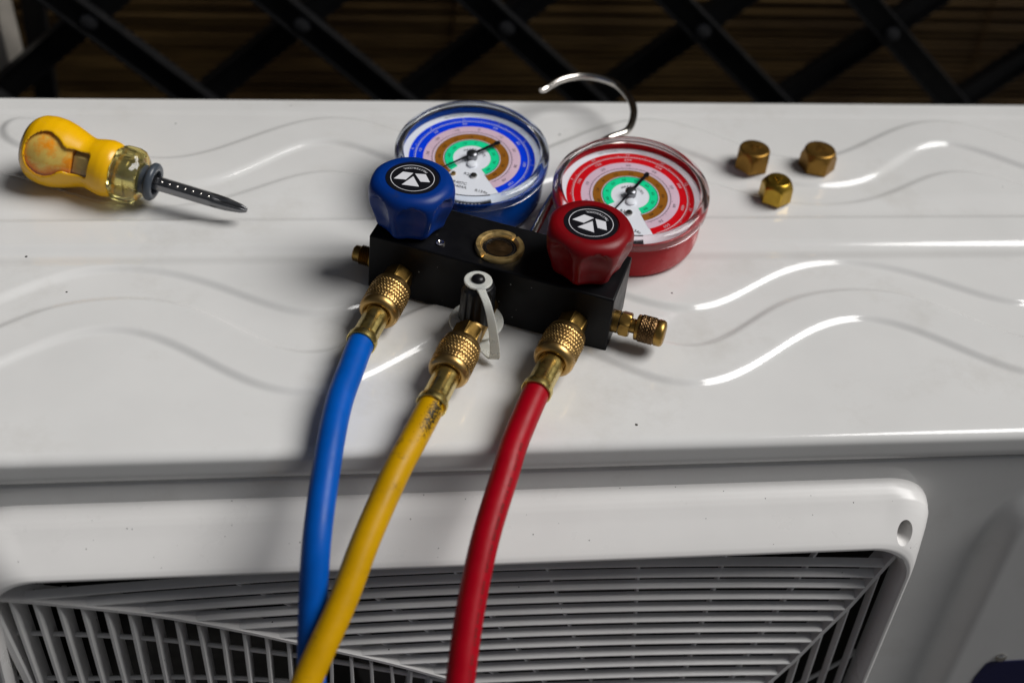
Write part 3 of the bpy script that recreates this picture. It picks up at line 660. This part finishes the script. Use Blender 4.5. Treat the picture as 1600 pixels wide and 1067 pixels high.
def knurl(R_, L, pitch, dep, M, mb, m=0, z0=0, flat0=0, flat1=0, n=None):
    nt_ = int(2 * PI * R_ / pitch); n = nt_ * 4; nz = max(8, int((L) / (pitch / 4)))
    zs = [z0 + L * i / nz for i in range(nz + 1)]
    def r(a, z, i):
        k_ = 2 * PI / pitch; u = a * nt_ / 2; w_ = (z - z0) * k_ / 2 * 1.15
        h = abs(math.sin(u + w_)) * abs(math.sin(u - w_))
        e = min(1, (z - z0) / .8, (z0 + L - z) / .8)
        return R_ - dep + dep * (1.35 * h) * e
    mb.polar(r, zs, n, m, M)
def hexpr(R_, L, M, mb, m=0, z0=0, ch=0.8):
    r = lambda a, z, i: min(R_ / math.cos(((a + PI / 6) % (PI / 3)) - PI / 6), (R_ * 1.155 - (ch if i in (0, 3) else 0)))
    mb.polar(r, [z0, z0 + .7, z0 + L - .7, z0 + L], 60, m, M)

# hoses: world paths (mm), first two points fix the fitting direction
def hose(name_lab, path, start, direc, hm, print_col=None):
    """start/direc (local mm): where the fitting leaves the block"""
    st = Vector(start); d = Vector(direc).normalized(); M = axisM(st, d)
    P = spline([st + d * 12, st + d * 47] + [W2L(p) for p in path], 9)[9:]
    g = MB(); g.tube(P, 6.25, 28); h = g.build('hose', hm, man, sharp=60); h['label'] = name_lab
    a = MB(); hexpr(6.4, 12.6, M, a, 0, -3.6); a.build('hex_adapter', M_oldbrass, h)
    b = MB()
    b.lathe([(6.6, 6.8), (8.6, 6.8), (9.4, 7.6), (9.55, 10.5)], 64, M=M, cap1=False)
    knurl(10.0, 13.5, 1.65, .6, M, b, 0, 10.5)
    b.lathe([(9.5, 24.0), (9.9, 24.4), (10.0, 25.6), (9.6, 27.2), (8.6, 28.4), (7.4, 28.9), (6.4, 28.5), (6.0, 27.5)], 64, M=M, cap0=False)
    b.build('coupling_nut', M_brass, h, sharp=50)
    c = MB(); fac = lambda R_: (lambda ang, z, i: R_[i])
    prof_ = [(5.2, 27.6), (5.9, 28.9), (6.15, 29.6), (6.2, 44.5), (6.9, 46.2), (7.25, 47.2), (7.25, 50.0), (6.9, 50.4), (6.4, 50.3)]
    def rr(ang, z, i):
        R_ = prof_[i][0]
        if 2 <= i <= 3: R_ = min(R_, 6.2 * .955 / math.cos(((ang + .3) % (PI / 4)) - PI / 8)) if True else R_
        return R_
    c.polar(rr, [q[1] for q in prof_], 64, 0, M); c.build('ferrule', M_ferrule, h, sharp=25)
    if print_col:
        q = MB(); L = 0.0; txt = 'SAE J2196  800 PSI MAX WORKING PRESSURE  4000 PSI MIN BURST  '; ti = 0; nxt = 36.0
        for j in range(len(P) - 1):
            sl = (P[j + 1] - P[j]).length; dd = (P[j + 1] - P[j]).normalized()
            while L + sl > nxt:
                p = P[j] + dd * (nxt - L); side = dd.cross(Vector((0, 0, 1))).normalized(); up = side.cross(dd)
                an = math.radians(38); nn = (up * math.cos(an) - side * math.sin(an)).normalized(); e2 = nn.cross(dd)
                M_ = Matrix((dd, e2, nn)).transposed().to_4x4(); M_.translation = p + nn * 6.36
                ch = txt[ti % len(txt)]; ti += 1
                if ch != ' ': glyphs(q, ch, 2.1, M_)
                nxt += 1.55
            L += sl
        tag(q.build('hose_print', M_grime, h, smooth=False, rec=False), kind='stuff')
    return h
hose('blue charging hose', [(-79.2, -29.5, 12.0), (-85.8, -52.0, 10.8), (-91.2, -80, 6.2), (-96.7, -113.6, -6.5), (-98.8, -132.5, -26), (-99.9, -150.5, -46), (-99.8, -160, -62), (-97, -168, -84), (-95, -172, -120), (-93, -178, -330), (-92, -182, -610)],
     (16.7, -3.2, 12.3), (0.012, -1, -0.01), M_hblue)
hose('yellow charging hose, grimy near its brass ferrule', [(-53.8, -73.0, 8.5), (-62.2, -88.0, 4.0), (-75.7, -114.3, -7.5), (-86.7, -137.5, -20.7), (-99.2, -159.3, -34.3), (-108, -175, -47), (-115, -190, -66), (-121, -202, -120), (-126, -212, -330), (-128, -216, -610)],
     (61.4, -28.5, 11.4), (0.0, -1, -0.02), M_hyel)
hose('red charging hose with faint black print', [(-8.1, -74.3, 7.6), (-14.3, -90.2, 3.4), (-24.7, -115.9, -8.0), (-32.2, -139.6, -21.8), (-37.5, -161.7, -36.0), (-40.2, -176, -48), (-43, -191, -70), (-46, -202, -120), (-50, -212, -330), (-52, -216, -610)],
     (106.2, -3.2, 12.8), (-0.06, -1, -0.02), M_hred, print_col=True)
# centre tee, capped port and tether
g = MB(); g.lathe([(6.6, 0), (6.6, 25), (5.4, 28)], 32, M=axisM((61.6, 0.3, 9.0), (0, -1, 0))); g.lathe([(7.2, 4), (7.2, 8), (5.6, 9), (5.6, 13)], 32, M=Matrix.Translation((61.6, -14.0, 0))); g.build('centre_port', M_brass, man)
g = MB()
def capr(a, z, i):
    p = (a / (2 * PI / 10)) % 1.0; rib = .55 * ss((0.5 - abs(p - .5)) * 5 - 0.6)
    base = 8.0 - .5 * (z - 11) / 22
    return (base + (rib if z < 31 else 0)) if i < 6 else (7.0 if i == 6 else 6.2)
g.polar(capr, [11, 11.8, 18, 25, 30.4, 31.2, 32.6, 33.0], 120, M=Matrix.Translation((61.2, -14.0, 0))); 
pc = g.build('port_cap', M_blackpl, man, sharp=30); pc['label'] = 'black ribbed cap on the centre port'
g = MB(); g.lathe([(3.1, 33.0), (3.1, 34.9), (3.4, 35.0), (3.0, 36.1), (1.8, 36.9), (.6, 37.1)], 28, M=Matrix.Translation((60.6, -14.2, 0))); g.build('cap_button', M_blackpl, pc)
g = MB(); g.ringlathe([(2.9, 33.6), (6.6, 33.6), (6.8, 34.2), (6.6, 34.8), (2.9, 34.8)], 56, M=Matrix.Translation((60.6, -14.2, 0)))
g.ringlathe([(7.3, 8.2), (13.0, 8.2), (13.3, 8.8), (13.0, 9.5), (7.3, 9.5)], 56, M=Matrix.Translation((61.4, -13.2, 0)) @ Matrix.Rotation(.06, 4, 'X'))
strap = spline([W2L(p) for p in [(-18.6, 0.9, 34.6), (-17.4, -3.8, 34.5), (-15.4, -9.3, 31.5), (-13.6, -12.4, 25.5), (-12.1, -14.4, 18), (-11.0, -15.6, 10), (-10.9, -15.6, 3.6), (-13.6, -11.5, 3.4), (-16.2, -7.0, 6.5), (-18.8, -3.0, 9.0)]], 6)
N = len(strap); wd = Vector((math.cos(AN - .1), math.sin(AN - .1), 0))
def ssec(i):
    d = (strap[min(i + 1, N - 1)] - strap[max(0, i - 1)]).normalized(); t = i / (N - 1); w_ = lerp(t, [0, .12, .3, .6, .75, 1], [2.6, 1.9, 1.9, 2.5, 2.6, 4.5])
    nn = d.cross(wd).normalized(); return [wd * w_ + nn * .55, wd * w_ - nn * .55, -wd * w_ - nn * .55, -wd * w_ + nn * .55]
g.sweep(strap, ssec); tag(g.build('cap_tether', M_clearpl, pc, bevel=.25), 'translucent white plastic tether looped over the black cap')
# side ports
g = MB(); M = axisM((0, 9.5, 10.5), (-1, 0, 0)); prof_ = [(5.2, 0), (5.2, 2.0)]
for i in range(5): z = 2.2 + i * 1.15; prof_ += [(4.3, z), (5.0, z + .55)]
prof_ += [(4.2, 8.2), (4.2, 10.6), (3.6, 11.3), (2.4, 11.4)]
g.lathe(prof_, 36, M=M); tag(g.build('side_port', M_oldbrass, man, sharp=60), 'small threaded brass port on the left end of the block')
g = MB(); M = axisM((124, 9.2, 12.0), (1, 0.0, 0)); g.lathe([(5.6, 0), (5.6, 3)], 32, M=M); hexpr(5.6, 5.2, M, g, 0, 3.4); g.lathe([(3.6, 8.6), (3.6, 12)], 24, M=M)
sp = g.build('side_port', M_oldbrass, man, sharp=30); sp['label'] = 'hex brass port with knurled cap on the right end'
g = MB(); g.lathe([(5.4, 11.2), (6.3, 11.6), (6.4, 13.0)], 48, M=M, cap1=False); knurl(6.75, 8.2, 1.7, .55, M, g, 1, 13.0); 
g.lathe([(6.2, 21.2), (6.6, 21.8), (6.6, 24.2), (6.0, 25.3), (4.6, 25.8)], 48, M=M); g.build('knurled_cap', [M_oldbrass, M_darkbrass], sp, sharp=50)
# hanging hook
hk = spline([(w_.x, w_.y, w_.z) for w_ in [W2L(p) for p in [(16.5, 60, 19), (29, 87, 19.5), (40.5, 107.5, 20), (56, 131, 20), (69.5, 143.8, 20), (81.9, 151.8, 20), (88.6, 167.7, 20), (89.5, 184.3, 20), (83.2, 200.6, 20), (69., 208.2, 20), (53.1, 204.8, 20), (38.6, 192.3, 20)]]], 8)
g = MB(); g.tube(hk, [2.15] * (len(hk) - 1) + [1.5], 16); tag(g.build('hanging_hook', M_chrome, man, sharp=60), 'bent steel wire hook between the two gauges')

# ------------------------------------------------------------------ screwdriver
A0 = Vector((-241.5, 137.5, 19.4)); B0 = Vector((-128.0, 93.0, 9.2)); D = (B0 - A0).normalized(); LEN = (B0 - A0).length
sd = empty('screwdriver', (A0.x, A0.y, 0.6)); tag(sd, 'stubby yellow-handled screwdriver with clear collar lying on the white top', 'screwdriver')
MS = axisM((0, 0, A0.z), D)     # local +Z runs to the tip
MSH = MS @ Matrix.Scale(0.92, 4, (0, 0, 1))
tR = [0, .6, 2, 4, 8, 14, 20, 26, 32, 37, 40, 44, 49, 53, 55.5]; rR = [3.5, 8.8, 12.4, 15.0, 17.4, 18.4, 18.2, 16.9, 15.0, 13.4, 13.2, 14.2, 15.0, 14.6, 13.4]
def gr(t): return lerp(t, tR, rR)
ts = [0, .3, .8, 1.5, 2.5, 3.6] + [4.6 + i * .5 for i in range(102)]; ts = [t for t in ts if t <= 55.5] + [55.5]
NG = 200
def smooth_r(t): return sum(gr(t + d_) for d_ in (-1.2, -.6, 0, .6, 1.2)) / 5 if 3 < t < 54 else gr(t)
# window outline: half-angle as a function of t, centred on the side turned to the viewer
WC_ = 2.60
def whalf(t):
    if t < 7 or t > 43.5: return -1
    if t < 30: return 0.72 * math.sqrt(max(0, 1 - ((t - 19) / 12.2) ** 2)) if t < 19 else lerp(t, [19, 24, 28, 30], [.72, .62, .44, .40])
    return lerp(t, [30, 33, 42, 43.5], [.40, .46, .50, .40])
mainv = MB(); win = MB(); capm = MB()
vv = []
for t in ts:
    for k in range(NG):
        a = 2 * PI * k / NG; rr_ = smooth_r(t); ds = (a - WC_ + PI) % (2 * PI) - PI; da = abs(ds); h_ = whalf(t)
        if h_ > 0 and abs(da - h_) < PI / NG * 1.01: a = WC_ + math.copysign(h_, ds); da = h_
        if h_ > 0 and da < h_ + .06: rr_ -= 0.7 * ss((h_ + .06 - da) / .1)
        vv.append((rr_ * math.cos(a), rr_ * math.sin(a), t))
fm, fw, fc = [], [], []
for i in range(len(ts) - 1):
    for k in range(NG):
        k2 = (k + 1) % NG; q = (i * NG + k, i * NG + k2, (i + 1) * NG + k2, (i + 1) * NG + k); tm = (ts[i] + ts[i + 1]) / 2; a = 2 * PI * (k + .5) / NG
        da = abs((a - WC_ + PI) % (2 * PI) - PI)
        (fc if tm < 4.6 else fw if da < whalf(tm) else fm).append(q)
mainv.add(vv, fm, 0, MSH); win.add(vv, fw, 0, MSH); capm.add(vv, fc + [tuple(range(NG - 1, -1, -1))], 0, MSH)
def clean(o):
    b = bmesh.new(); b.from_mesh(o.data); bmesh.ops.delete(b, geom=[v for v in b.verts if not v.link_faces], context='VERTS'); b.to_mesh(o.data); b.free()
gp = mainv.build('grip', M_grip, sd, sharp=60); clean(gp); so = gp.modifiers.new('s', 'SOLIDIFY'); so.thickness = 1.6 * S; so.offset = -1
wn = win.build('grip_window', M_awin, gp, sharp=60, rec=False); clean(wn)
cp = capm.build('end_cap', M_oldbrass if False else mat('olive_acrylic', (0.30, 0.17, 0.02), rough=.25, mott=.1), sd, sharp=60); clean(cp)
g = MB(); g.lathe([(max(3, smooth_r(t_) - 2.3), t_) for t_ in [5 + 1.2 * q_ for q_ in range(24)]], 56, M=MSH); g.build('handle_core', mat('orange_core', (0.92, 0.78, 0.42), rough=.25, mott=.2, mott_scale=50, wear=(0.95, 0.42, 0.03), wear_scale=35, wear_amt=(0.46, 0.56)), gp)
g = MB(); g.lathe([(10.6, 33.4), (11.0, 36), (11.4, 43.6)], 8, M=MSH); g.build('bit_socket', mat('grey_core', (0.45, 0.43, 0.38), rough=.35, mott=.3, mott_scale=80), gp, smooth=False)
g = MB()
def acr(a, z, i):
    b_ = [11.8, 13.4, 14.1, 14.3, 14.2, 13.4, 11.6, 9.5][i]; return b_ * (1 + .045 * math.cos(8 * a) * (1 if 1 <= i <= 5 else .3))
g.polar(acr, [54.6, 55.6, 57.5, 61, 65, 68, 70.2, 71], 96, M=MSH); col_ = g.build('clear_collar', M_acryl, sd, sharp=30); col_['label'] = 'pale yellow transparent fluted collar'
g = MB(); g.lathe([(7.5, 55.5), (8.2, 57), (8.2, 62.6), (7.4, 62.8), (7.4, 63.4), (8.2, 63.6), (8.2, 68.5)], 40, M=MSH); g.build('steel_insert', mat('satin_insert', (0.75, 0.70, 0.60), rough=.22, metal=1, mott=.2), col_)
g = MB(); g.lathe([(7.6, 69.5), (7.6, 74), (9.3, 74.6), (10.0, 75.6), (10.0, 77.4), (9.0, 78.6), (7.6, 78.9), (6.4, 78.6), (6.0, 77.4), (5.8, 76), (3.0, 75.8)], 48, M=MSH); g.build('locking_ring', M_collar, sd, sharp=45)
def blr(a, z, i):
    hx = 3.5 / math.cos(((a + PI / 6) % (PI / 3)) - PI / 6) if z < 103 else 3.7
    R_ = min(hx, 3.85)
    if z > 102:
        t = (z - 102) / (LEN - 102); taper = 3.8 * (1 - t) + 1.0 * t if t > .45 else 3.8; R_ = min(R_, lerp(t, [0, .45, .85, 1], [3.85, 3.5, 2.4, 1.2]))
        R_ -= ss(t * 2.2) * 1.5 * max(0, math.cos(2 * (a - .5)) ** 6) * (R_ / 3.8)
    return R_
g = MB(); zs = [69.5, 80, 90, 100, 102] + [102.3 + (LEN - 102.3) * i / 18 for i in range(19)]; g.polar(blr, zs, 72, M=MS); bl = g.build('blade', M_steel, sd, sharp=30)
for i in range(7):
    g = MB(); t = 76 + i * 4.3; an = 2.1
    g.lathe([(0.75, -0.4), (0.7, 0.15), (0.45, 0.4), (0.1, 0.5)], 12, M=MS @ axisM((3.45 * math.cos(an), 3.45 * math.sin(an), t), (math.cos(an), math.sin(an), 0), up=(0, 0, 1)))
    g.build('dimple', M_chrome, bl)

# ------------------------------------------------------------------ three brass caps
def flare_cap(x, y, rot, R_, Hh, flat_top, m, lab):
    g = MB()
    hexr = lambda a: R_ / math.cos(((a + PI / 6) % (PI / 3)) - PI / 6)
    def r(a, z, i):
        if flat_top:  # hexagon below, a round boss on top
            return [hexr(a) - .4, hexr(a), min(hexr(a), R_ * 1.14), min(hexr(a), R_ * 1.10), min(hexr(a), R_ * 1.04), R_ * 1.0, R_ * .95, R_ * .88][i]
        return [hexr(a) - .4, hexr(a), min(hexr(a), R_ * 1.13), min(hexr(a), R_ * 1.05), min(hexr(a), R_ * .97), R_ * .87, R_ * .80, R_ * .76][i]
    zs = [0, .5, Hh * .64, Hh * .70, Hh * .76, Hh * .9, Hh * .97, Hh] if flat_top else [0, .5, Hh * .70, Hh * .78, Hh * .85, Hh * .94, Hh * .985, Hh]
    g.polar(r, zs, 96); o = g.build('brass_cap', m, None, (x, y, 0), sharp=28); o.rotation_euler = (0, 0, math.radians(rot))
    tag(o, lab, 'brass cap', 'loose brass caps behind the manifold')
    mk = MB(); rn = random.Random(int(x))
    for i in range(3):
        cx_, cy_ = (-2.3, 0.3, 2.2)[i], (0.2, 2.2, -.2)[i]
        mk.ringlathe([(.55, Hh - .05), (1.05, Hh - .05), (1.0, Hh + .3), (.6, Hh + .3)], 12, M=Matrix.Translation((cx_, cy_, 0)))
        mk.box(cx_ - .3, cx_ + 1.3, cy_ - 1.4, cy_ - .9, Hh - .05, Hh + .3)
    mk.build('stamped_mark', m, o)
    return o
M_n2 = mat('bright_cap_brass', (0.46, 0.29, 0.04), rough=0.33, metal=1, rvar=0.08, mott=0.2, mott_scale=60, bump=0.03, bump_scale=500)
def HZ(x, y): return H(x, y)
for args in ((156.2, 145.2, 40, 8.9, 12.6, True, M_nutbrass, 'dull brass hex cap, left one of the back pair'), (194.8, 144.2, 12, 9.1, 12.6, True, M_nutbrass, 'dull brass hex cap, right one of the back pair'), (162.3, 115.0, 59, 8.1, 13.0, False, M_n2, 'shiny domed brass cap nearest the camera, in front of the pair')):
    o = flare_cap(*args); o.location.z = max(H(args[0] + dx, args[1] + dy) for dx in (-8, 0, 8) for dy in (-8, 0, 8)) * S
